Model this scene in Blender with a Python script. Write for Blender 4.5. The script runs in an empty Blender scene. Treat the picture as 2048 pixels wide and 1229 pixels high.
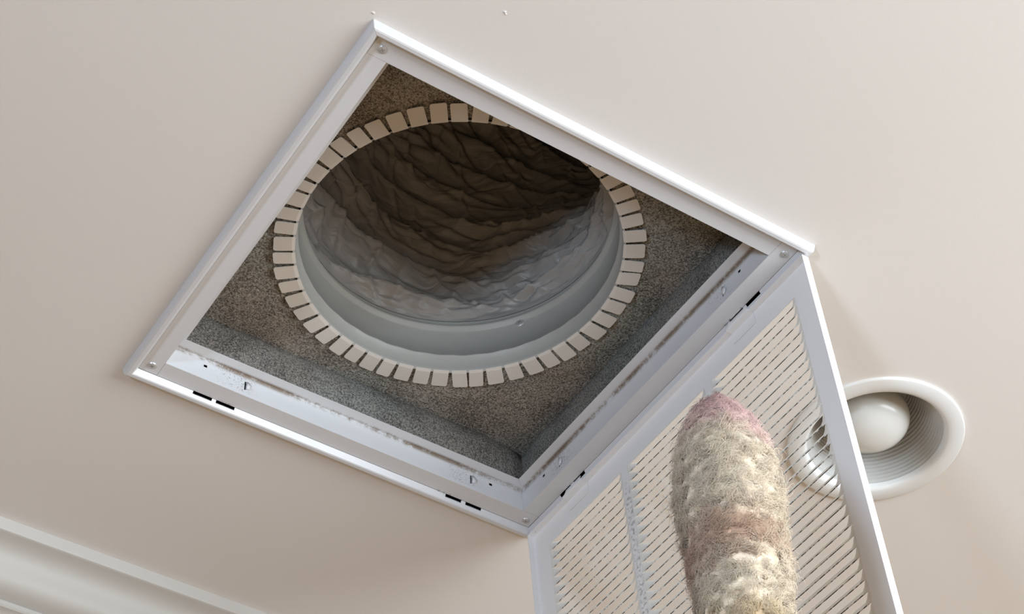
import bpy, math, random
import numpy as np
from mathutils import Matrix, Vector, noise

# ---------------------------------------------------------------- camera, world, light, exposure
H = 2.7                      # ceiling height; ceiling plane is z = H
S = 0.56                     # outer side of the vent frame
SC = bpy.context.scene
COL = SC.collection
random.seed(4); rng = np.random.default_rng(4)

CAM_R = ((0.8348470877, -0.5491729527, -0.0379395333),
         (0.3847144380, 0.6313563907, -0.6733378863),
         (0.3937323220, 0.5475382872, 0.7383608079))      # right, down, forward
CAM_C = (-0.5309471576, -0.9434224223, -1.6083704620)
cd = bpy.data.cameras.new('camera'); cam = bpy.data.objects.new('camera', cd); COL.objects.link(cam)
cd.sensor_width = 36.0; cd.lens = 3895.66 * 36 / 2048; cd.clip_start = 0.02
r_, d_, f_ = (Vector(v) for v in CAM_R)
m = Matrix((r_, -d_, -f_)).transposed().to_4x4(); m.translation = Vector(CAM_C) + Vector((0, 0, H))
cam.matrix_world = m
SC.camera = cam

w = bpy.data.worlds.new('sky'); SC.world = w; w.use_nodes = True
w.node_tree.nodes['Background'].inputs[0].default_value = (.62, .78, 1, 1)
w.node_tree.nodes['Background'].inputs[1].default_value = 1.0

def window_light(name, loc, aim, sx, sy, power, color):
    l = bpy.data.lights.new(name, 'AREA'); l.shape = 'RECTANGLE'; l.size = sx; l.size_y = sy
    l.energy = power; l.color = color
    o = bpy.data.objects.new(name, l); COL.objects.link(o); o.location = loc
    o.rotation_euler = Vector(aim).to_track_quat('-Z', 'Y').to_euler()
# room: x -2.6..3.2, y -2.2..0.965 ; daylight comes in at two windows
X0, X1, Y0, Y1 = -2.6, 3.2, -2.2, 0.965
WA = (-1.80, -1.25, 0.62, 1.27)       # window in the wall x = X0: y0, y1, z0, z1
WB = (0.45, 2.95, 1.00, 2.52)       # window in the wall y = Y0: x0, x1, z0, z1
window_light('daylight_side', (X0 - .09, (WA[0] + WA[1]) / 2, (WA[2] + WA[3]) / 2), (1, 0, 0), WA[1] - WA[0] - .04, WA[3] - WA[2] - .04, 100, (.64, .80, 1))
window_light('daylight_front', ((WB[0] + WB[1]) / 2, Y0 - .09, (WB[2] + WB[3]) / 2), (0, 1, 0), WB[1] - WB[0] - .04, WB[3] - WB[2] - .04, 130, (.885, .955, 1))

vs = SC.view_settings
vs.view_transform = 'Standard'; vs.look = 'None'; vs.gamma = 1; vs.use_curve_mapping = False
vs.exposure = 0.0
SC.cycles.diffuse_bounces = 8; SC.cycles.max_bounces = 12

# ---------------------------------------------------------------- helpers
def tag(o, label=None, cat=None, group=None, kind=None):
    for k, v in (('label', label), ('category', cat), ('group', group), ('kind', kind)):
        if v: o[k] = v
    return o

def empty(name, loc):
    o = bpy.data.objects.new(name, None); o.empty_display_size = .05
    COL.objects.link(o); o.location = loc; o['_o'] = 0
    del o['_o']; ORI[o.name] = Vector(loc); return o
ORI = {}

def mesh(name, V, F, mats, smooth=False, mi=None):
    me = bpy.data.meshes.new(name)
    me.from_pydata([tuple(v) for v in V], [], [tuple(f) for f in F]); me.update()
    for mt in (mats if isinstance(mats, (list, tuple)) else [mats]): me.materials.append(mt)
    if mi is not None: me.polygons.foreach_set('material_index', mi)
    if smooth: me.polygons.foreach_set('use_smooth', [True] * len(me.polygons))
    return me

def put(name, V, F, mats, parent=None, origin=None, smooth=False, mi=None, up=True):
    """V in room coordinates with z = 0 at the ceiling (up=True)."""
    off = Vector((0, 0, H if up else 0))
    base = ORI[parent.name] if parent is not None else Vector(origin or (0, 0, 0))
    V = [Vector(v) + off - base for v in V]
    o = bpy.data.objects.new(name, mesh(name, V, F, mats, smooth, mi)); COL.objects.link(o)
    if parent is not None: o.parent = parent; ORI[o.name] = base
    else: o.location = base; ORI[o.name] = base
    return o

def fixn(o):
    import bmesh
    bm = bmesh.new(); bm.from_mesh(o.data); bmesh.ops.recalc_face_normals(bm, faces=bm.faces); bm.to_mesh(o.data); bm.free()
    return o

def weld(o):
    import bmesh
    bm = bmesh.new(); bm.from_mesh(o.data); bmesh.ops.remove_doubles(bm, verts=bm.verts, dist=1e-5); bm.to_mesh(o.data); bm.free()

def box(x0, x1, y0, y1, z0, z1):
    V = [(x, y, z) for z in (z0, z1) for y in (y0, y1) for x in (x0, x1)]
    return V, [(0, 2, 3, 1), (4, 5, 7, 6), (0, 1, 5, 4), (2, 6, 7, 3), (0, 4, 6, 2), (1, 3, 7, 5)]

def join(*parts):
    V, F = [], []
    for v, f in parts:
        n = len(V); V += list(v); F += [tuple(i + n for i in q) for q in f]
    return V, F

def lathe(prof, n=64, cx=0, cy=0, close=False):
    V, F = [], []
    for r, z in prof:
        for k in range(n):
            a = 2 * math.pi * k / n
            V.append((cx + r * math.cos(a), cy + r * math.sin(a), z))
    m_ = len(prof)
    for i in range(m_ - 1 if not close else m_):
        j = (i + 1) % m_
        for k in range(n):
            l = (k + 1) % n
            F.append((i * n + k, i * n + l, j * n + l, j * n + k))
    return V, F

def solid(o, t, off=0):
    md = o.modifiers.new('thickness', 'SOLIDIFY'); md.thickness = t; md.offset = off; return o
def bevel(o, wd, seg=2):
    md = o.modifiers.new('edge', 'BEVEL'); md.width = wd; md.segments = seg; md.limit_method = 'ANGLE'; return o

# ---------------------------------------------------------------- materials
class NT:
    def __init__(s, name):
        s.m = bpy.data.materials.new(name); s.m.use_nodes = True; s.t = s.m.node_tree
        s.b = s.t.nodes['Principled BSDF']; s._tc = None
    def n(s, typ, **kw):
        nd = s.t.nodes.new(typ)
        for k, v in kw.items(): setattr(nd, k, v)
        return nd
    def link(s, a, b): s.t.links.new(a, b)
    def setin(s, sock, v):
        if isinstance(v, bpy.types.NodeSocket): s.link(v, sock)
        else: sock.default_value = v
    def tc(s, which='Object'):
        if s._tc is None: s._tc = s.n('ShaderNodeTexCoord')
        return s._tc.outputs[which]
    def xyz(s):
        q = s.n('ShaderNodeSeparateXYZ'); s.link(s.tc(), q.inputs[0]); return q.outputs
    def ma(s, op, a, b=0.0, c=None, clamp=False):
        q = s.n('ShaderNodeMath', operation=op); q.use_clamp = clamp
        s.setin(q.inputs[0], a); s.setin(q.inputs[1], b)
        if c is not None: s.setin(q.inputs[2], c)
        return q.outputs[0]
    def ss(s, v, a, b):      # smoothstep a..b
        q = s.n('ShaderNodeMapRange', interpolation_type='SMOOTHSTEP'); s.setin(q.inputs[0], v)
        q.inputs[1].default_value = a; q.inputs[2].default_value = b; return q.outputs[0]
    def noise(s, scale, detail=3, rough=.5, vec=None, stretch=None, dist=0):
        q = s.n('ShaderNodeTexNoise'); q.inputs['Scale'].default_value = scale; q.inputs['Detail'].default_value = detail
        q.inputs['Roughness'].default_value = rough; q.inputs['Distortion'].default_value = dist
        v = vec or s.tc()
        if stretch:
            mp = s.n('ShaderNodeMapping'); s.link(v, mp.inputs[0]); mp.inputs['Scale'].default_value = stretch; v = mp.outputs[0]
        s.link(v, q.inputs['Vector']); return q.outputs['Fac']
    def mix(s, f, a, b):
        q = s.n('ShaderNodeMix', data_type='RGBA'); s.setin(q.inputs[0], f)
        s.setin(q.inputs[6], a if isinstance(a, bpy.types.NodeSocket) else (*a, 1)); s.setin(q.inputs[7], b if isinstance(b, bpy.types.NodeSocket) else (*b, 1))
        return q.outputs[2]
    def bump(s, h, strength, dist=.001):
        q = s.n('ShaderNodeBump'); q.inputs['Strength'].default_value = strength; q.inputs['Distance'].default_value = dist
        s.link(h, q.inputs['Height']); s.link(q.outputs[0], s.b.inputs['Normal'])
    def out(s, col, rough=.5, spec=.5, metal=0):
        s.setin(s.b.inputs['Base Color'], col if isinstance(col, bpy.types.NodeSocket) else (*col, 1))
        s.setin(s.b.inputs['Roughness'], rough); s.b.inputs['Specular IOR Level'].default_value = spec
        s.b.inputs['Metallic'].default_value = metal
        return s.m

def plain(name, col, rough=.5, spec=.5, metal=0, var=.04, scale=30, bump=0):
    t = NT(name); f = t.noise(scale, 4)
    if bump: t.bump(t.noise(scale * 8, 3), bump, .0006)
    return t.out(t.mix(f, [c * (1 - var) for c in col], [min(1, c * (1 + var)) for c in col]), rough, spec, metal)

def mat_ceiling():
    t = NT('ceiling_paint'); t.bump(t.noise(420, 3, .6), .10, .0006)
    return t.out(t.mix(t.noise(1.7, 3), (.730, .700, .668), (.750, .720, .688)), .55, .25)
def mat_frame():
    t = NT('white_enamel_dusty'); x, y, z = t.xyz()
    ax, ay = t.ma('ABSOLUTE', x), t.ma('ABSOLUTE', y)
    q = t.ma('MAXIMUM', ax, ay); s_ = t.ma('MINIMUM', ax, ay)
    big = t.ss(t.noise(9, 2), .36, .62)
    fine = t.noise(560, 4, .75); streak = t.noise(150, 5, .7)
    # brown dust packed in the corner of neck and lip, only on the two sides at +x and +y
    pos = t.ss(t.ma('MAXIMUM', x, y), .20, .23)
    cor = t.ma('MULTIPLY', t.ss(z, .0215, .0285), t.ss(q, .2385, .2430))
    cor = t.ma('MULTIPLY', cor, t.ss(t.ma('ADD', streak, t.ma('MULTIPLY', big, .26)), .40, .74))
    # dust specks around the punched filter tabs
    tab = t.ma('SUBTRACT', 1, t.ss(t.ma('ABSOLUTE', t.ma('SUBTRACT', s_, .158)), .006, .038))
    neck = t.ma('MULTIPLY', t.ss(z, -.001, .004), t.ss(q, .2405, .2425))
    spk = t.ma('MULTIPLY', t.ma('MULTIPLY', tab, neck), t.ss(t.ma('ADD', fine, t.ma('MULTIPLY', big, .05)), .58, .68))
    # dust line along the foot of the rim
    seam = t.ma('SUBTRACT', 1, t.ss(t.ma('ABSOLUTE', t.ma('SUBTRACT', q, .2662)), .0006, .0022))
    seam = t.ma('MULTIPLY', seam, t.ma('MULTIPLY', t.ss(streak, .52, .64), t.ss(t.ma('MULTIPLY', tab, 1), .1, .8)))
    d1 = t.ma('MULTIPLY', t.ma('MULTIPLY', pos, cor), .9, clamp=True)
    d2 = t.ma('MULTIPLY', t.ma('MULTIPLY', pos, t.ma('MAXIMUM', spk, seam)), .7, clamp=True)
    base = t.mix(t.noise(14, 4), (.635, .64, .655), (.67, .675, .69))
    c = t.mix(d1, base, (.20, .14, .09)); c = t.mix(d2, c, (.07, .055, .045))
    return t.out(c, t.ma('ADD', .30, t.ma('MULTIPLY', t.ma('MAXIMUM', d1, d2), .5)), .5)
def mat_door():
    t = NT('white_enamel_grille'); x, y, z = t.xyz()
    # grey dust on the two solid bars between the slat columns
    bar = t.ma('SUBTRACT', 1, t.ss(t.ma('ABSOLUTE', t.ma('SUBTRACT', t.ma('ABSOLUTE', x), .081)), .003, .008))
    d = t.ma('MULTIPLY', bar, t.ss(t.noise(190, 4, .7), .47, .62))
    d = t.ma('MULTIPLY', d, t.ss(y, .04, .09))
    sp = t.ss(t.noise(330, 2, .5), .74, .78)
    c = t.mix(t.ma('MULTIPLY', d, .65), t.mix(t.noise(14, 4), (.87, .86, .86), (.90, .89, .89)), (.20, .175, .15))
    c = t.mix(t.ma('MULTIPLY', sp, .6), c, (.1, .09, .08))
    return t.out(c, .32, .5)
def mat_slat():
    t = NT('cream_slat_dusty'); x, y, z = t.xyz()
    oi = t.n('ShaderNodeObjectInfo'); off = t.ma('MULTIPLY', oi.outputs['Random'], 9.0)
    cb = t.n('ShaderNodeCombineXYZ'); t.link(t.ma('ADD', t.ma('MULTIPLY', x, 150), t.ma('MULTIPLY', off, 50)), cb.inputs[0])
    t.link(t.ma('MULTIPLY', y, 300), cb.inputs[1]); t.link(off, cb.inputs[2])
    nz = t.noise(1.0, 3, .6, vec=cb.outputs[0])
    # dust clings in a band just behind the near edge
    band = t.ma('MULTIPLY', t.ss(t.ma('ABSOLUTE', x), .0735, .066), t.ma('SUBTRACT', 1, t.ss(t.ma('MULTIPLY', y, -1), .0012, .0022)))
    d = t.ma('MULTIPLY', band, t.ss(nz, .40, .52))
    c = t.mix(d, (.82, .80, .75), (.06, .047, .036))
    return t.out(c, t.ma('ADD', .4, t.ma('MULTIPLY', d, .5)), .4)
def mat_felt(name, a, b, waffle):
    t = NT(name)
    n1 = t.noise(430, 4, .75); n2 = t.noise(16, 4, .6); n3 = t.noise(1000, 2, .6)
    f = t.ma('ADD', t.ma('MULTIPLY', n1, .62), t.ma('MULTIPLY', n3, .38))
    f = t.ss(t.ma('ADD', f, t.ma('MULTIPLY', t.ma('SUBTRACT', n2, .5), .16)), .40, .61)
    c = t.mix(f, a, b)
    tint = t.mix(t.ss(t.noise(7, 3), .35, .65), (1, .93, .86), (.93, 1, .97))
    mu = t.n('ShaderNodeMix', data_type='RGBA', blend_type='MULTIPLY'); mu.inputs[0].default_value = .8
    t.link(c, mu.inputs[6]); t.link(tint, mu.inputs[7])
    h = n1
    if waffle:
        vo = t.n('ShaderNodeTexVoronoi'); vo.inputs['Scale'].default_value = 165; vo.inputs['Randomness'].default_value = .35
        t.link(t.tc(), vo.inputs['Vector']); h = t.ma('ADD', n1, t.ma('MULTIPLY', vo.outputs['Distance'], .5))
    t.bump(h, .8, .0016)
    return t.out(mu.outputs[2], .95, .1)
def mat_duct():
    t = NT('grey_duct_sleeve')
    hs = []
    for sc, st, rz in ((15, (1, 1, 4.2), .12), (26, (1, 1, 3.4), -.18)):
        wv = t.n('ShaderNodeTexNoise'); wv.inputs['Scale'].default_value = 9; t.link(t.tc(), wv.inputs['Vector'])
        mxv = t.n('ShaderNodeVectorMath', operation='MULTIPLY_ADD'); t.link(wv.outputs['Color'], mxv.inputs[0]); mxv.inputs[1].default_value = (.06, .06, .06); t.link(t.tc(), mxv.inputs[2])
        mp = t.n('ShaderNodeMapping'); t.link(mxv.outputs[0], mp.inputs[0]); mp.inputs['Scale'].default_value = st; mp.inputs['Rotation'].default_value = (rz, .25, 0)
        vo = t.n('ShaderNodeTexVoronoi', feature='DISTANCE_TO_EDGE'); vo.inputs['Scale'].default_value = sc; t.link(mp.outputs[0], vo.inputs['Vector'])
        hs.append(t.ma('MINIMUM', vo.outputs['Distance'], .34))
    t.bump(t.ma('ADD', hs[0], t.ma('MULTIPLY', hs[1], .4)), .38, .014)
    return t.out(t.mix(t.noise(8, 4), (.28, .262, .24), (.36, .338, .315)), .42, .45)
def mat_wool():
    t = NT('lambswool'); at = t.n('ShaderNodeAttribute'); at.attribute_name = 'wool'
    t.setin(t.b.inputs['Base Color'], at.outputs['Color']); t.b.inputs['Roughness'].default_value = .7
    t.b.inputs['Specular IOR Level'].default_value = .15
    tr = t.n('ShaderNodeBsdfTranslucent'); t.link(at.outputs['Color'], tr.inputs[0])
    mx = t.n('ShaderNodeMixShader'); mx.inputs[0].default_value = .32
    t.link(t.b.outputs[0], mx.inputs[1]); t.link(tr.outputs[0], mx.inputs[2])
    t.link(mx.outputs[0], t.t.nodes['Material Output'].inputs[0]); return t.m
def mat_wool2():
    t = NT('lambswool_body'); at = t.n('ShaderNodeAttribute'); at.attribute_name = 'wool'
    t.bump(t.noise(900, 3, .6, dist=1.5), .5, .0012)
    t.b.inputs['Sheen Weight'].default_value = .15
    return t.out(at.outputs['Color'], .9, .1)
def mat_floor():
    t = NT('oak_floor'); br = t.n('ShaderNodeTexBrick'); t.link(t.tc(), br.inputs[0]); br.inputs['Scale'].default_value = 1.2
    br.inputs['Color1'].default_value = (.42, .245, .10, 1); br.inputs['Color2'].default_value = (.46, .275, .12, 1); br.inputs['Mortar'].default_value = (.22, .14, .08, 1)
    br.inputs['Mortar Size'].default_value = .004
    return t.out(br.outputs[0], .45, .4)

M = dict(ceil=mat_ceiling(), frame=mat_frame(), door=mat_door(), slat=mat_slat(),
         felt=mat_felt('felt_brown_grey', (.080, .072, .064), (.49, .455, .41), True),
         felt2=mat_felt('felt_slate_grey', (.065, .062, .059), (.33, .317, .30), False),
         duct=mat_duct(), wool=mat_wool(), wool2=mat_wool2(), floor=mat_floor(),
         collar=plain('collar_grey_steel', (.385, .375, .345), .45, .4, var=.05, scale=12),
         tabs=plain('collar_tab_steel', (.67, .625, .57), .5, .35, var=.04, scale=25),
         wall=plain('wall_paint', (.24, .17, .105), .6, .2, bump=.05),
         trim=plain('trim_enamel', (.57, .555, .52), .5, .3, var=.02, scale=6),
         light=plain('lamp_trim_enamel', (.74, .755, .755), .34, .5, var=.02),
         baffle=plain('lamp_baffle_enamel', (.50, .505, .495), .35, .5, var=.02),
         bulb=plain('frosted_bulb', (.74, .765, .76), .22, .5, var=.01),
         steel=plain('screw_steel', (.56, .56, .555), .35, .5, .5), dark=plain('dark_recess', (.02, .018, .016), .8, .1),
         pole=plain('aluminium_pole', (.6, .6, .6), .3, .5, .9), groove_shade=plain('screw_groove_shade', (.25, .24, .23), .5, .3))

# ---------------------------------------------------------------- the room
def curve_plate(name, outer, holes, mat, depth=0):
    cu = bpy.data.curves.new(name, 'CURVE'); cu.dimensions = '2D'; cu.fill_mode = 'BOTH'; cu.extrude = depth
    for loop in [outer] + holes:
        sp = cu.splines.new('POLY'); sp.points.add(len(loop) - 1); sp.use_cyclic_u = True
        for p_, q in zip(sp.points, loop): p_.co = (q[0], q[1], 0, 1)
    tmp = bpy.data.objects.new('tmp', cu); COL.objects.link(tmp)
    dg = bpy.context.evaluated_depsgraph_get(); me = bpy.data.meshes.new_from_object(tmp.evaluated_get(dg))
    bpy.data.objects.remove(tmp); bpy.data.curves.remove(cu)
    me.name = name; me.materials.clear(); me.materials.append(mat)
    o = bpy.data.objects.new(name, me); COL.objects.link(o); return o

LX, LY, LR = .8208, .2024, .1067      # recessed light
circ = lambda cx, cy, r, n: [(cx + r * math.cos(2 * math.pi * k / n), cy + r * math.sin(2 * math.pi * k / n)) for k in range(n)]
g = .006
ceil = curve_plate('ceiling', [(X0, Y0), (X1, Y0), (X1, Y1), (X0, Y1)],
                   [[(g, g), (S - g, g), (S - g, S - g), (g, S - g)], circ(LX, LY, LR - .012, 72)], M['ceil'])
ceil.location = (0, 0, H); ORI['ceiling'] = Vector((0, 0, H))
tag(ceil, 'beige painted plaster ceiling around the vent', kind='structure')
HT = H + 1.3
tag(put('floor', *box(X0, X1, Y0, Y1, -.1, 0), M['floor'], up=False), 'brown oak floor below', kind='structure')
tag(put('void_light_block', *box(X0 - .15, X1 + .1, Y0 - .15, Y1 + .1, HT, HT + .1), M['wall'], up=False), 'unseen cover added above the ceiling void to block sky light', kind='structure')  # unseen cover, added so sky light cannot leak through the vent slots
tag(put('wall_back', *box(X0 - .15, X1 + .1, Y1, Y1 + .1, -.1, HT), M['wall'], up=False), 'beige wall below the white crown moulding', kind='structure')
tag(put('wall_right', *box(X1, X1 + .1, Y0 - .15, Y1, -.1, HT), M['wall'], up=False), 'beige wall on the right', kind='structure')
a0, a1, b0, b1 = WA
tag(put('wall_left', *join(box(X0 - .12, X0, Y0 - .15, a0, -.1, HT), box(X0 - .12, X0, a1, Y1, -.1, HT), box(X0 - .12, X0, a0, a1, -.1, b0), box(X0 - .12, X0, a0, a1, b1, HT)), M['wall'], up=False), 'beige wall with a window on the left', kind='structure')
a0, a1, b0, b1 = WB
tag(put('wall_front', *join(box(X0, a0, Y0 - .12, Y0, -.1, HT), box(a1, X1, Y0 - .12, Y0, -.1, HT), box(a0, a1, Y0 - .12, Y0, -.1, b0), box(a0, a1, Y0 - .12, Y0, b1, HT)), M['wall'], up=False), 'beige wall with a wide window behind the camera', kind='structure')
# window frames standing in the openings
def win_frame(name, a0, a1, b0, b1, axis):
    def bar(p0, p1, q0, q1):
        return box(X0 - .06, X0 - .01, p0, p1, q0, q1) if axis == 'x' else box(p0, p1, Y0 - .06, Y0 - .01, q0, q1)
    e = .03; mid = (a0 + a1) / 2
    tag(put(name, *join(bar(a0, a0 + e, b0, b1), bar(a1 - e, a1, b0, b1), bar(a0 + e, a1 - e, b0, b0 + e), bar(a0 + e, a1 - e, b1 - e, b1)), M['trim'], up=False), 'white window frame', kind='structure')
win_frame('window_1', *WA, 'x'); win_frame('window_2', *WB, 'y')

# crown moulding: profile (y, z) extruded along x
prof = [(.864, 0), (.864, -.0155), (.8648, -.0172), (.8665, -.0180)]
for k in range(25):                       # hollow, then a swelling round: an ogee
    u = k / 24; prof.append((.868 + .061 * (u + .105 * math.sin(2 * math.pi * u)), -.0182 - .0495 * (u - .105 * math.sin(2 * math.pi * u))))
prof += [(.929, -.0685), (.9265, -.0705), (.9262, -.0755), (.9285, -.0775)]
for k in range(1, 11):
    a = math.pi / 2 * k / 10
    prof.append((.9285 + .026 * math.sin(a), -.0775 - .030 * (1 - math.cos(a))))
prof += [(.9545, -.116), (Y1, -.118), (Y1, 0)]
n = len(prof)
V = [(x, y, z) for x in (X0, X1) for y, z in prof]
F = [(i, (i + 1) % n, n + (i + 1) % n, n + i) for i in range(n)] + [tuple(range(n))[::-1], tuple(range(n, 2 * n))]
crown = fixn(put('trim_1', V, F, M['trim'], smooth=False)); tag(crown, 'white cove crown moulding where ceiling meets back wall', kind='structure')
for p_ in crown.data.polygons: p_.use_smooth = len(p_.vertices) == 4
crown.data.set_sharp_from_angle(angle=math.radians(28)) if hasattr(crown.data, 'set_sharp_from_angle') else None
# little paint nibs on the ceiling
for cx, cy, r in ((-.004, -.006, .0022), (.105, -.075, .002), (.107, -.0735, .0012), (.43, .02, .0012)):
    V = [(cx + r * (1 + .5 * random.random()) * math.cos(k * 1.05), cy + r * .8 * (1 + .5 * random.random()) * math.sin(k * 1.05), 0) for k in range(6)] + [(cx, cy, -.0009)]
    put('paint_nib', V, [(k, (k + 1) % 6, 6) for k in range(6)], M['ceil'], ceil)

# ---------------------------------------------------------------- return air vent: frame
CX = CY = S / 2
vent = empty('return_air_vent', (CX, CY, H))
tag(vent, 'square white metal ceiling vent with its grille door swung open', 'vent')

def side_xf(k):      # (s along side, t inward, z) -> room; k: 0 = AB, 1 = BC, 2 = CD, 3 = DA
    def f(s, t, z):
        x, y = s - S / 2, t - S / 2
        for _ in range(k): x, y = -y, x
        return (x + S / 2, y + S / 2, z)
    return f

def sheet(f, srange, prof, holes=()):
    """strip swept along s with mitred ends: srange(t) -> (s0, s1); holes: (segment, s0, s1, w0, w1) w in 0..1 across the segment"""
    V, F = [], []
    for i in range(len(prof) - 1):
        hs = [h for h in holes if h[0] == i]
        sc = sorted({v for h in hs for v in h[1:3]}); wc = sorted({0., 1.} | {v for h in hs for v in h[3:5]})
        cols = [None] + sc + [None]
        base = len(V); nw = len(wc)
        for ci, s in enumerate(cols):
            for w_ in wc:
                t = prof[i][0] * (1 - w_) + prof[i + 1][0] * w_; z = prof[i][1] * (1 - w_) + prof[i + 1][1] * w_
                a, b = srange(t); V.append(f(a if ci == 0 else b if ci == len(cols) - 1 else s, t, z))
        for ci in range(len(cols) - 1):
            for wi in range(nw - 1):
                if ci > 0 and ci < len(cols) - 2:
                    sm = (cols[ci] + cols[ci + 1]) / 2; wm = (wc[wi] + wc[wi + 1]) / 2
                    if any(h[1] < sm < h[2] and h[3] < wm < h[4] for h in hs): continue
                a = base + ci * nw + wi; F.append((a, a + nw, a + nw + 1, a + 1))
    return V, F

rim = [(0, 0), (.0010, -.0060), (.0016, -.0088), (.0026, -.0104), (.0042, -.0110), (.0078, -.0110), (.0088, -.0104), (.0128, -.0034)]
neckp = [(.036, -.003), (.036, .030), (.051, .0305)]
FZ = -.003
for k in range(4):
    f = side_xf(k)
    slots = []
    if k in (1, 2):
        for a, b in ((.083, .1072), (.1125, .1365), (.4255, .4482), (.4545, .477)):
            a2, b2 = (a, b) if k == 1 else (S - b, S - a)
            slots.append((6, a2, b2, .55, 1.0))
    parts = [sheet(f, lambda t: (t + .0001, S - t - .0001), rim, slots)]
    gap = .0003
    parts.append(sheet(f, lambda t: (.0135, .5237), [(.0130 + gap, FZ), (.0358, FZ), (.0360, FZ)]))
    holes = []
    if k in (1, 2):
        for s0, hole in ((.1165, .0847), (.4435, .4765)) if k == 1 else ((S - .4435 - .004, S - .4765), (S - .1165 - .02, S - .0847)):
            holes.append((0, s0 - .0009, s0 + .0009, .27, .68)); holes.append((0, hole - .0022, hole + .0022, .57, .69))
    parts.append(sheet(f, lambda t: (t + .0002, S - t - .0002), neckp, holes))
    o = put('frame_side', *join(*parts), M['frame'], vent); weld(o); solid(o, .0006)
    # half-moon filter tabs pressed out beside each slit
    for h in holes[0::2]:
        sc_ = (h[1] + h[2]) / 2; V = []; F = []
        for j in range(11):
            a = math.pi / 2 + math.pi * j / 10
            V.append(f(sc_ - .0012 + .0062 * math.cos(a), .0362 + .0016 * (1 - abs(math.sin(a)) * .3), .0125 + .0062 * math.sin(a)))
        V.append(f(sc_ - .0010, .0386, .0125)); F = [(j, j + 1, 11) for j in range(10)]
        tb = put('filter_tab', V, F, M['frame'], vent, smooth=True); solid(tb, .0008)

# screws in the flange corners
def screw_mesh(r):
    V, F = lathe([(0.0001, -.0019), (r * .5, -.0018), (r * .85, -.0012), (r, -.0002), (r, .0006)], 20)
    mi = [0] * len(F)
    for a in (0.5, 0.5 + math.pi / 2):
        c_, s_ = math.cos(a), math.sin(a)
        bv, bf = box(-r * .5, r * .5, -r * .085, r * .085, -.00195, -.0013)  # proud bars in darker grey, painted shade of the cross recess
        bv = [(x * c_ - y * s_, x * s_ + y * c_, z) for x, y, z in bv]
        n0 = len(V); V += bv; F += [tuple(i + n0 for i in q) for q in bf]; mi += [1] * 6
    me = mesh('screw', V, F, [M['steel'], M['groove_shade']], False, mi); return me
scm = screw_mesh(.0050)
for x, y, rz in ((.0247, .0245, .3), (S - .0225, .0255, 1.2), (S - .0235, S - .0225, .8), (.0247, S - .0252, 2.0)):
    o = bpy.data.objects.new('screw', scm); COL.objects.link(o); o.parent = vent
    o.location = (x - CX, y - CY, FZ - .0003); o.rotation_euler.z = rz

# ---------------------------------------------------------------- grille door with slats
th = math.radians(2.1)
hinge = Vector((.5555, .2805, -.0125))
door_rot = Matrix(((0, math.sin(th), -math.cos(th)), (1, 0, 0), (0, -math.cos(th), -math.sin(th))))
W2, DL, RT = .2705, .541, .008                 # half width, length, depth of the turned edge
COLS = ((-.2385, -.0875), (-.0755, .0755), (.0875, .2385))
NSL, PIT, B0 = 35, .0135, .036                 # slats per column, pitch, first slat
BE = B0 + NSL * PIT
TK = .0010
parts = [box(-W2, W2, 0, B0 - .0015, -TK, 0), box(-W2, W2, BE - .0105, DL, -TK, 0)]
xs = [-W2, COLS[0][0], COLS[0][1], COLS[1][0], COLS[1][1], COLS[2][0], COLS[2][1], W2]
for i in range(0, 8, 2): parts.append(box(xs[i], xs[i + 1], B0 - .0015, BE - .0105, -TK, 0))
parts += [box(-W2, -W2 + TK, 0, DL, 0, RT), box(W2 - TK, W2, 0, DL, 0, RT), box(-W2 + TK, W2 - TK, 0, TK, 0, RT), box(-W2 + TK, W2 - TK, DL - TK, DL, 0, RT)]
V, F = join(*parts)
door = bpy.data.objects.new('grille_door', mesh('grille_door', V, F, M['door'])); COL.objects.link(door)
door.parent = vent
mm = door_rot.to_4x4(); mm.translation = hinge - Vector((CX, CY, 0)); door.matrix_local = mm
tag(door, 'white stamped grille door hanging open from the hinge side')

phi = math.radians(35); DEP = .0125
def slat_mesh(L):
    na = [-L / 2, -L / 2 + .002, -L / 2 + .005, -L / 2 + .009, -L / 2 + .014, L / 2 - .014, L / 2 - .009, L / 2 - .005, L / 2 - .002, L / 2]
    V, F = [], []; prof = [0, .12, .4, .72, 1.0]
    for a in na:
        e = min(a + L / 2, L / 2 - a) / .014; e = max(0, min(1, e)); e = e * e * (3 - 2 * e)
        ph = phi * e
        for v in prof:
            d = DEP * v; b = -d * math.cos(ph); c_ = -d * math.sin(ph) - .0006 * math.sin(math.pi * v) * e
            V.append((a, b, c_))
    m_ = len(prof)
    for i in range(len(na) - 1):
        for j in range(m_ - 1): q = i * m_ + j; F.append((q, q + m_, q + m_ + 1, q + 1))
    n0 = len(V)                                  # thickness by hand keeps all slats on one mesh
    V += [(a, b - .00085, c_ + .00035) for a, b, c_ in V]
    F2 = [tuple(i + n0 for i in q[::-1]) for q in F]
    for i in range(len(na) - 1):
        q = i * m_; F2.append((q, n0 + q, n0 + q + m_, q + m_)); q += m_ - 1; F2.append((q, q + m_, n0 + q + m_, n0 + q))
    return mesh('slat', V, F + F2, M['slat'])
slm = slat_mesh(.151)
for c0, c1 in COLS:
    for i in range(NSL):
        o = bpy.data.objects.new('slat', slm); COL.objects.link(o); o.parent = door
        o.location = ((c0 + c1) / 2, B0 + PIT * i + .0105 + rng.normal(0, .00012), -.0002); o.rotation_euler = (rng.normal(0, .012), 0, rng.normal(0, .0008))

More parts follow.
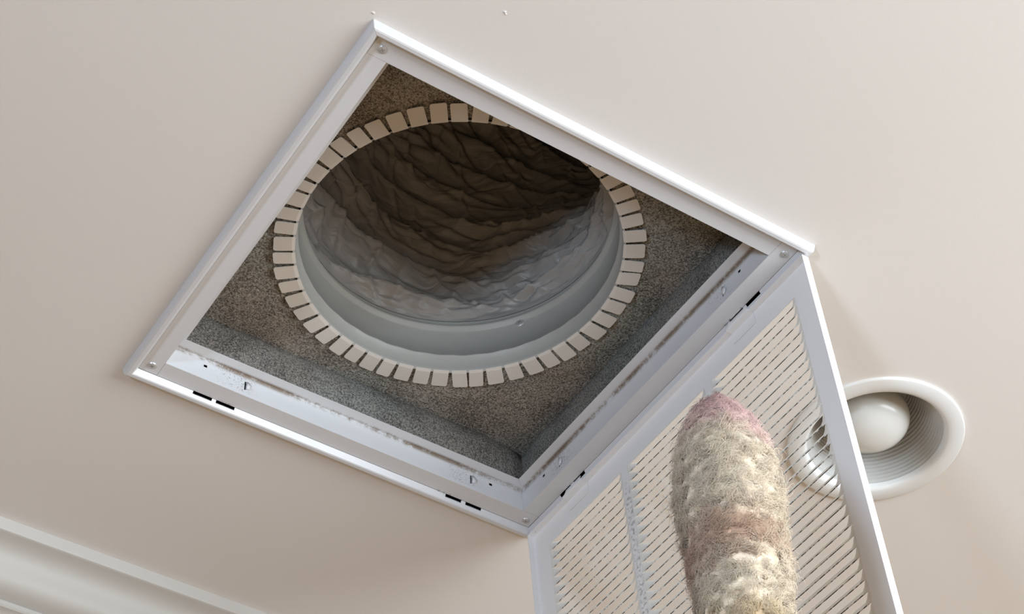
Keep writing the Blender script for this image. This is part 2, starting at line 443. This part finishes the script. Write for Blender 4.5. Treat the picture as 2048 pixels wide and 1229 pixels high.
# hinge plates hooked through the slots onto the door
for yc in (.1245, .4510):
    hw = .0195
    pts = [(.5500, -.0030), (.5487, -.0075), (.5478, -.0122), (.5482, -.0143), (.5560, -.0148), (.5564, -.0300)]
    V, F = [], []
    for i, (x, z) in enumerate(pts):
        h_ = hw - .004 if i < 2 else hw
        V += [(x - .0012, yc - h_, z), (x - .0012, yc + h_, z)]
        if i: F.append((2 * i - 2, 2 * i - 1, 2 * i + 1, 2 * i))
    o = put('hinge_plate', V, F, M['door'], vent); solid(o, .0009)

# ---------------------------------------------------------------- felt-lined plenum above the opening
FZT = .093; RC = .189
DCX, DCY = .2787, .2793
plen = empty('plenum_liner', (CX, CY, H + FZT))
tag(plen, 'brown-grey felt lining of the box above the vent opening', 'duct liner')
def wob(x, y, z, s, a): return a * noise.noise(Vector((x * s, y * s, z * s)))
V, F = [], []; NR, NA = 16, 192; HB = .262
for i in range(NR + 1):
    for k in range(NA):
        a = 2 * math.pi * k / NA; c_, s_ = math.cos(a), math.sin(a)
        e = 1 / max(abs(c_), abs(s_)) * HB; u = i / NR
        x = (DCX + (RC + .004) * c_) * (1 - u) + (CX + e * c_) * u; y = (DCY + (RC + .004) * s_) * (1 - u) + (CY + e * s_) * u
        dz = wob(x, y, 0, 22, .0022) + wob(x, y, 3, 60, .0008)
        V.append((x, y, FZT + .0012 + dz * (u > .05)))
for i in range(NR):
    for k in range(NA):
        l = (k + 1) % NA; F.append((i * NA + k, i * NA + l, (i + 1) * NA + l, (i + 1) * NA + k))
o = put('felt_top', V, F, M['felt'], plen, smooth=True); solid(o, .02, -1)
for k in range(4):
    f = side_xf(k); t0 = .0335 if k != 2 else .0385
    V, F = [], []; NU, NV = 60, 16
    for i in range(NU + 1):
        s = .03 + .50 * i / NU
        for j in range(NV + 1):
            v = j / NV; z = .0350 + (FZT + .004 - .0350) * v
            ce = min(s - .03, .53 - s); roll = max(0, 1 - ce / .045) ** 2 * (.014 if k == 2 else .004)
            t = t0 + .0075 * math.sin(math.pi * min(1, v * 1.05)) ** .8 * (1 if k == 2 else .5) - roll * v - .002 * v - .007 * max(0, (v - .78) / .22) ** 2
            t += wob(s, z, k * 3, 25, .0022)
            V.append(f(s, t, z))
    for i in range(NU):
        for j in range(NV):
            q = i * (NV + 1) + j; F.append((q, q + NV + 1, q + NV + 2, q + 1))
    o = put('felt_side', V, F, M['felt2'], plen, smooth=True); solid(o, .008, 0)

# ---------------------------------------------------------------- round duct collar with bent tabs
collar = empty('duct_collar', (DCX, DCY, H + FZT))
tag(collar, 'round grey sheet metal duct collar with bent tabs in the felt', 'duct collar')
cp = [(RC + .0028, FZT - .0012), (RC + .0012, FZT - .0008), (RC + .0002, FZT + .0010), (RC - .0002, FZT + .004), (RC - .0002, .1155), (RC - .0024, .1163), (RC - .0026, .1182), (RC - .0002, .1196), (RC - .0004, .160),
      (RC - .0012, .1625), (RC - .0050, .1642), (RC - .0062, .1668), (RC - .0050, .1694), (RC - .0012, .1711), (RC - .0006, .173), (RC - .0006, .1795)]
V, F = lathe(cp, 168, DCX, DCY)
V = [(x, y, z + (.0006 * math.sin(math.atan2(y - DCY, x - DCX) * 37) if .114 < z < .12 else 0)) for x, y, z in V]
o = put('collar_ring', V, F, M['collar'], collar, smooth=True)
cut = [156.6, 162.8, 168.9, 175.9, 181.1, 188.6, 195.5, 201.6, 207.8, 214.6, 221.1, 227.8, 234.4, 241.0, 247.5, 253.9, 260.4, 266.9, 273.4, 279.9, 286.4, 292.9, 299.2, 305.6, 311.5, 317.7, 323.9, 331.0, 336.8, 343.4, 349.8, 356.1,
       362.3, 369.0, 375.6, 382.2, 388.5, 395.2, 401.7, 408.6, 414.8, 421.2, 427.9, 434.4, 440.9, 446.9, 453.6, 459.7, 466.1, 472.3, 478.7, 484.9, 491.3, 497.1, 503.6, 509.5, 516.6]
for i in range(len(cut) - 1):
    a0 = math.radians(cut[i]); a1 = math.radians(cut[i + 1]); am = (a0 + a1) / 2
    hw = RC * math.sin((a1 - a0) / 2) - .0016
    ln = .0262 + rng.normal(0, .0006); sk = rng.normal(0, .045); lift = abs(rng.normal(.0006, .0006)); c4 = .0022
    pl = [(0, -hw), (.004, -hw), (ln - c4, -hw * 1.02), (ln - c4 * .3, -hw + c4 * .3), (ln, -hw + c4), (ln, hw - c4), (ln - c4 * .3, hw - c4 * .3), (ln - c4, hw * 1.02), (.004, hw), (0, hw)]
    V, F = [], []
    cc, cs = math.cos(am), math.sin(am)
    for top in (0, 1):
        for r, w_ in pl:
            w2 = w_ + sk * r; rr = math.sqrt(max(0, RC * RC - min(abs(w_), RC) ** 2)) if r == 0 else RC * math.cos((a1 - a0) / 2) + r
            z = FZT - .0016 - lift * (r / ln) + (.0010 if r == 0 else 0) + top * .0009
            V.append((DCX + rr * cc - w2 * cs, DCY + rr * cs + w2 * cc, z))
    n = len(pl); F = [tuple(range(n))[::-1], tuple(range(n, 2 * n))] + [(j, (j + 1) % n, n + (j + 1) % n, n + j) for j in range(n)]
    fixn(put('tab', V, F, M['tabs'], collar))
o = bpy.data.objects.new('screw', screw_mesh(.0062)); COL.objects.link(o); o.parent = collar
sa = math.atan2(.3851 - DCY, .4352 - DCX)
o.location = ((RC - .0006) * math.cos(sa), (RC - .0006) * math.sin(sa), .1600 - FZT); o.rotation_euler = (0, -math.pi / 2, 0)
o.rotation_euler = (Matrix.Rotation(sa, 3, 'Z') @ Matrix.Rotation(math.pi / 2, 3, 'Y')).to_euler()

# ---------------------------------------------------------------- flexible duct: crumpled sleeve bending away
NU, NV = 520, 400
bend = Vector((.83, -.55, 0)).normalized()
V = []
def fold(th_, s):
    """inward displacement of the sleeve at angle th_, length s along the duct"""
    c_, s_ = math.cos(th_), math.sin(th_)
    nz = lambda f, g, o: noise.noise(Vector((c_ * f + o, s_ * f - o, s * g)))
    ph = s / .046 + th_ / math.pi + .9 * nz(1.0, 3.5, 3) + .22 * nz(2.0, 9, 5)
    u = ph - math.floor(ph)
    band = (u / .86) ** .9 if u < .86 else ((1 - u) / .14)              # pleat leaning inwards, then a steep step back
    lay = .75 + .7 * nz(1.2, 9, 11)
    ph2 = s / .026 - 1.0 * th_ / math.pi + 2.0 * nz(.9, 4, 21) + .45 * nz(2, 12, 23)
    u2 = ph2 - math.floor(ph2); u2 = u2 / .82 if u2 < .82 else (1 - u2) / .18
    w2 = max(0, nz(1.5, 9, 31) + .32)
    ph3 = s / .015 + 3.0 * th_ / math.pi + 2.6 * nz(1.3, 6, 71) + .5 * nz(3.5, 18, 73)
    u3 = ph3 - math.floor(ph3); u3 = u3 / .8 if u3 < .8 else (1 - u3) / .2
    w3 = max(0, nz(2.2, 15, 81) + .12)
    cr = abs(nz(2.4, 17, 41)); cr2 = abs(noise.noise(Vector((c_ * 4 + s * 14, s_ * 4 - s * 9, s * 24))))
    low = max(0, 1 - s / .22)
    return (.0265 * band * max(.25, lay) + .0120 * u2 * w2 + .0095 * u3 * w3 * (1 + 1.3 * low) + .0040 * (1 - min(1, cr * 5)) + .0035 * (1 - min(1, cr2 * 6)) - .0105)
pos = Vector((DCX, DCY, .1800)); tan = Vector((0, 0, 1)); ds = .90 / NV; LEN = .90
e1 = Vector((1, 0, 0)); e2 = Vector((0, 1, 0))
for j in range(NV + 1):
    s = j * ds
    ang = math.radians(72) * (1 - math.exp(-s / .42))
    q = Matrix.Rotation(ang, 3, Vector((0, 0, 1)).cross(bend))
    t_, x_, y_ = q @ Vector((0, 0, 1)), q @ e1, q @ e2
    k_ = min(1, s / .014); k_ = k_ * k_ * (3 - 2 * k_)
    for i in range(NU):
        a = 2 * math.pi * i / NU
        r = RC - .0008 - k_ * fold(a, s)
        r = min(r, RC - .0008 + max(0, s - .026) * .4)
        V.append(pos + x_ * (r * math.cos(a)) + y_ * (r * math.sin(a)))
    pos = pos + t_ * ds
F = [(j * NU + i, j * NU + (i + 1) % NU, (j + 1) * NU + (i + 1) % NU, (j + 1) * NU + i) for j in range(NV) for i in range(NU)]
V.append(pos); F += [(NV * NU + i, NV * NU + (i + 1) % NU, len(V) - 1) for i in range(NU)]
duct = put('flexible_duct', V, F, M['duct'], origin=(DCX, DCY, H + .18), smooth=True)
tag(duct, 'dark crumpled flexible duct sleeve running up from the round collar', 'duct')

# ---------------------------------------------------------------- recessed ceiling light
lamp = empty('recessed_light', (LX, LY, H))
tag(lamp, 'round white recessed ceiling light with ribbed baffle beside the grille', 'ceiling light')
tp = [(LR, 0), (LR, -.0022), (LR - .0006, -.0032), (LR - .0018, -.0037), (LR - .012, -.0044), (LR - .0185, -.0042), (LR - .0222, -.0028), (LR - .0235, -.0002), (LR - .0245, .004)]
put('trim_ring', *lathe(tp, 128, LX, LY), M['light'], lamp, smooth=True)
bpf = []; NB = 17
for k in range(NB):
    u = k / NB; r = (LR - .0245) * (1 - u) + .058 * u; z = .004 + .080 * u
    bpf += [(r, z), (r - .0002, z + .0026), (r - .0022, z + .0040)]
bpf += [(.057, .086), (.0001, .087)]
fixn(put('baffle', *lathe(bpf, 128, LX, LY), M['baffle'], lamp))
bl = [(.0475 * math.sin(a) ** .85, .034 - .031 * math.cos(a)) for a in [max(.002, math.pi / 2 * k / 12) for k in range(13)]]
bl += [(.0465, .046), (.040, .060), (.030, .080)]
put('bulb', *lathe(bl, 96, LX, LY), M['bulb'], lamp, smooth=True)

# ---------------------------------------------------------------- lambswool duster on a pole
def ray_pt(u, v, z):       # where the sight line through pixel (u, v) reaches height z below the ceiling
    d = Vector(CAM_R[0]) * ((u - 1024) / 3895.66) + Vector(CAM_R[1]) * ((v - 614.5) / 3895.66) + Vector(CAM_R[2])
    return Vector(CAM_C) + d * ((z - CAM_C[2]) / d.z)
TIP = ray_pt(1432, 806, -.379); LOW = ray_pt(1490, 1229, -.379 - .285)
AX = (LOW - TIP).normalized()
rad_t = [0, .012, .03, .05, .08, .12, .17, .22, .286, .36, .40, .425]
rad_r = [.005, .0150, .0255, .0340, .0415, .0460, .0460, .0425, .0375, .036, .030, .016]
R_at = lambda t: np.interp(t, rad_t, rad_r)
foot_t = (H + TIP.z) / -AX.z
foot = TIP + AX * (foot_t - .002); 
duster = empty('lambswool_duster', (foot.x, foot.y, 0))
tag(duster, 'fluffy cream lambswool duster with pink tip held before the grille', 'duster')
p1 = AX.cross(Vector((0, 1, 0))).normalized(); p2 = AX.cross(p1).normalized()
FL = .425
def wool_col(t, a, jit):
    """dyed fleece: pink tip, cream body, tan-pink belt, golden patch"""
    cream = np.array([.99, .845, .655]); pink = np.array([.97, .66, .63]); tan_ = np.array([.70, .45, .32]); gold = np.array([.78, .55, .27]); pale = np.array([.99, .88, .715])
    n1 = noise.noise(Vector((math.cos(a) * 1.7, math.sin(a) * 1.7, t * 22)))
    c = cream * (1 - .5 * abs(n1)) + pale * (.5 * abs(n1))
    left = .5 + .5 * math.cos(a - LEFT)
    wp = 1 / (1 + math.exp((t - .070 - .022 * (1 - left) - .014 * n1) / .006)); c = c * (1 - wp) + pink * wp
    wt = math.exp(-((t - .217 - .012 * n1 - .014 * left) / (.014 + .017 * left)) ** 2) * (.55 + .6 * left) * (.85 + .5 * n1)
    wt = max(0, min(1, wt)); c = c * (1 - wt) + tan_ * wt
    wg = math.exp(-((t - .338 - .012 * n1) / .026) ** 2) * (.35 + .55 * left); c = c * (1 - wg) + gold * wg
    return np.clip(c * (1 + jit), 0, 1)
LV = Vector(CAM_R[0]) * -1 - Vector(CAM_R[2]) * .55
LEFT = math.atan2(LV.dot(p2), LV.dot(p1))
# core
V, F, CL = [], [], []; NT_, NA_ = 260, 170
for i in range(NT_ + 1):
    t = .012 + (FL - .014) * i / NT_; r = max(.002, R_at(t) - .0070) * (1 if i else .1)
    for k in range(NA_):
        a = 2 * math.pi * k / NA_; cx_, sx_ = math.cos(a) * r, math.sin(a) * r
        v3 = Vector((cx_, sx_, t)); v3 = v3 + Vector((noise.noise(v3 * 70), noise.noise(v3 * 70 + Vector((5, 5, 5))), noise.noise(v3 * 70 + Vector((9, 1, 4))))) * .006
        rr = r + .0020 * noise.noise(v3 * 95) + .0011 * (1 - 2 * abs(noise.noise(v3 * 190))) + .0007 * (1 - 2 * abs(noise.noise(v3 * 420)))
        V.append(TIP + AX * t + p1 * (rr * math.cos(a)) + p2 * (rr * math.sin(a))); CL.append(wool_col(t, a, -.02))
F = [(i * NA_ + k, i * NA_ + (k + 1) % NA_, (i + 1) * NA_ + (k + 1) % NA_, (i + 1) * NA_ + k) for i in range(NT_) for k in range(NA_)]
core = put('fleece_backing', V, F, M['wool2'], duster, smooth=True)
at = core.data.color_attributes.new('wool', 'FLOAT_COLOR', 'POINT'); at.data.foreach_set('color', np.c_[np.array(CL), np.ones(len(CL))].ravel())
# wool fibres in curly locks
NCL, NST, NSG = 1900, 20, 8
tt = []; 
while len(tt) < NCL:
    t = rng.uniform(0.0, FL)
    if rng.uniform() < (R_at(t) + .008) / .058: tt.append(t)
P0, CO = [], []
SEG = np.linspace(0, 1, NSG + 1)
A1 = np.array(AX); Q1 = np.array(p1); Q2 = np.array(p2); T0 = np.array(TIP)
strands = np.zeros((NCL * NST, NSG + 1, 3)); cols = np.zeros((NCL * NST, 3)); ii = 0
for t in tt:
    a = rng.uniform(0, 2 * math.pi)
    ln = rng.uniform(.010, .021); curl = rng.uniform(.0026, .0058); fr = rng.uniform(.8, 1.5); ph0 = rng.uniform(0, 6.28)
    if rng.uniform() < .12: ln *= 1.25
    lean_t = rng.normal(.4, 1.5); lean_a = rng.normal(0, 1.5)
    if t < .04: lean_t -= 1.2 * (1 - t / .04)
    colr = wool_col(t, a, -abs(rng.normal(0, .06)))
    hand = rng.choice([-1, 1])
    for _ in range(NST):
        tj = t + rng.normal(0, .0024); R = float(R_at(max(0, tj))); aj = a + rng.normal(0, .0024) / max(R, .012)
        rad = Q1 * math.cos(aj) + Q2 * math.sin(aj); tang = -Q1 * math.sin(aj) + Q2 * math.cos(aj)
        r0 = max(.001, R - .0080)
        d = rad * 1.0 + A1 * (lean_t + rng.normal(0, .16)) + tang * (lean_a + rng.normal(0, .16)); d /= np.linalg.norm(d)
        b1 = np.cross(d, A1); nb = np.linalg.norm(b1); b1 = b1 / nb if nb > .05 else tang; b2 = np.cross(d, b1)
        l2 = ln * rng.uniform(.8, 1.08); c2 = curl * rng.uniform(.7, 1.25); p_ = ph0 + rng.normal(0, .28)
        w_ = SEG ** .8
        base = T0 + A1 * max(.006, tj) + rad * r0
        pts = base + np.outer(SEG * l2, d) + np.outer(c2 * w_ * np.cos(fr * 6.28 * SEG + p_), b1) + hand * np.outer(c2 * w_ * np.sin(fr * 6.28 * SEG + p_), b2)
        # keep to the fleece outline: pull the strand inside the envelope
        rel = pts - T0; ta = rel @ A1; rv = rel - np.outer(ta, A1); rn = np.linalg.norm(rv, axis=1)
        fly = rng.uniform(.1, .3) if rng.uniform() < .10 else 0; lim = np.interp(ta, rad_t, rad_r) * (1.0 + .05 * rng.normal() + fly); k_ = np.where(rn > lim, (lim + (rn - lim) * .25) / np.maximum(rn, 1e-6), 1)
        pts = T0 + np.outer(ta, A1) + rv * k_[:, None]
        strands[ii] = pts; cols[ii] = np.clip(colr * (1 - abs(rng.normal(0, .05))), 0, 1); ii += 1
NS = ii
tn = np.gradient(strands, axis=1); tn /= np.linalg.norm(tn, axis=2, keepdims=True) + 1e-9
up_ = np.array([.3, .5, .8]); s1 = np.cross(tn, up_); s1 /= np.linalg.norm(s1, axis=2, keepdims=True) + 1e-9; s2 = np.cross(tn, s1)
wd = (.00027 * (1 - .7 * SEG))[None, :, None]
VV = np.stack([strands + wd * (math.cos(q) * s1 + math.sin(q) * s2) for q in (0, 2.094, 4.189)], axis=2)     # NS, NSG+1, 3, 3
idx = np.arange(NS * (NSG + 1) * 3).reshape(NS, NSG + 1, 3)
fa = np.stack([np.stack([idx[:, :-1, k], idx[:, :-1, (k + 1) % 3], idx[:, 1:, (k + 1) % 3], idx[:, 1:, k]], -1) for k in range(3)], 2).reshape(-1, 4)
base = np.array(ORI[duster.name]); VV = VV.reshape(-1, 3) + np.array([0, 0, H]) - base
me = bpy.data.meshes.new('fleece'); me.vertices.add(len(VV)); me.vertices.foreach_set('co', VV.ravel().astype(np.float32))
me.loops.add(fa.size); me.loops.foreach_set('vertex_index', fa.ravel().astype(np.int32))
me.polygons.add(len(fa)); me.polygons.foreach_set('loop_start', (np.arange(len(fa)) * 4).astype(np.int32)); me.polygons.foreach_set('use_smooth', [True] * len(fa))
me.update(calc_edges=True); me.materials.append(M['wool'])
at = me.color_attributes.new('wool', 'FLOAT_COLOR', 'POINT')
at.data.foreach_set('color', np.c_[np.repeat(cols[:NS], (NSG + 1) * 3, axis=0), np.ones(len(VV))].ravel().astype(np.float32))
rv = VV - (T0 + np.array([0, 0, H]) - base); ta = rv @ A1; rv = rv - np.outer(ta, A1); rv /= np.linalg.norm(rv, axis=1)[:, None] + 1e-9
rv = rv - A1 * np.clip((.07 - ta) / .07, 0, 1)[:, None] * 1.2
own = np.repeat((VV.reshape(NS, NSG + 1, 3, 3) - VV.reshape(NS, NSG + 1, 3, 3).mean(2, keepdims=True)), 1, axis=0).reshape(-1, 3); own /= np.linalg.norm(own, axis=1)[:, None] + 1e-9
nn = rv * .85 + own * .30; nn /= np.linalg.norm(nn, axis=1)[:, None]
me.normals_split_custom_set_from_vertices(nn.astype(np.float32))
fl = bpy.data.objects.new('fleece', me); COL.objects.link(fl); fl.parent = duster
tag(fl, 'curly dyed wool in cream, pink and tan', kind='stuff')
# pole down to the floor
pv, pf = [], []; n = 20
for t, r in ((.05, .006), (.41, .006), (.411, .0115), (.53, .0125), (.535, .0105), (1.2, .0105), (1.201, .0130), (foot_t - .03, .0130), (foot_t - .029, .0155), (foot_t - .004, .0155), (foot_t - .004, .0001)):
    for k in range(n):
        a = 2 * math.pi * k / n; pv.append(TIP + AX * t + p1 * (r * math.cos(a)) + p2 * (r * math.sin(a)))
pf = [(i * n + k, i * n + (k + 1) % n, (i + 1) * n + (k + 1) % n, (i + 1) * n + k) for i in range(10) for k in range(n)]
put('pole', pv, pf, M['pole'], duster, smooth=True)
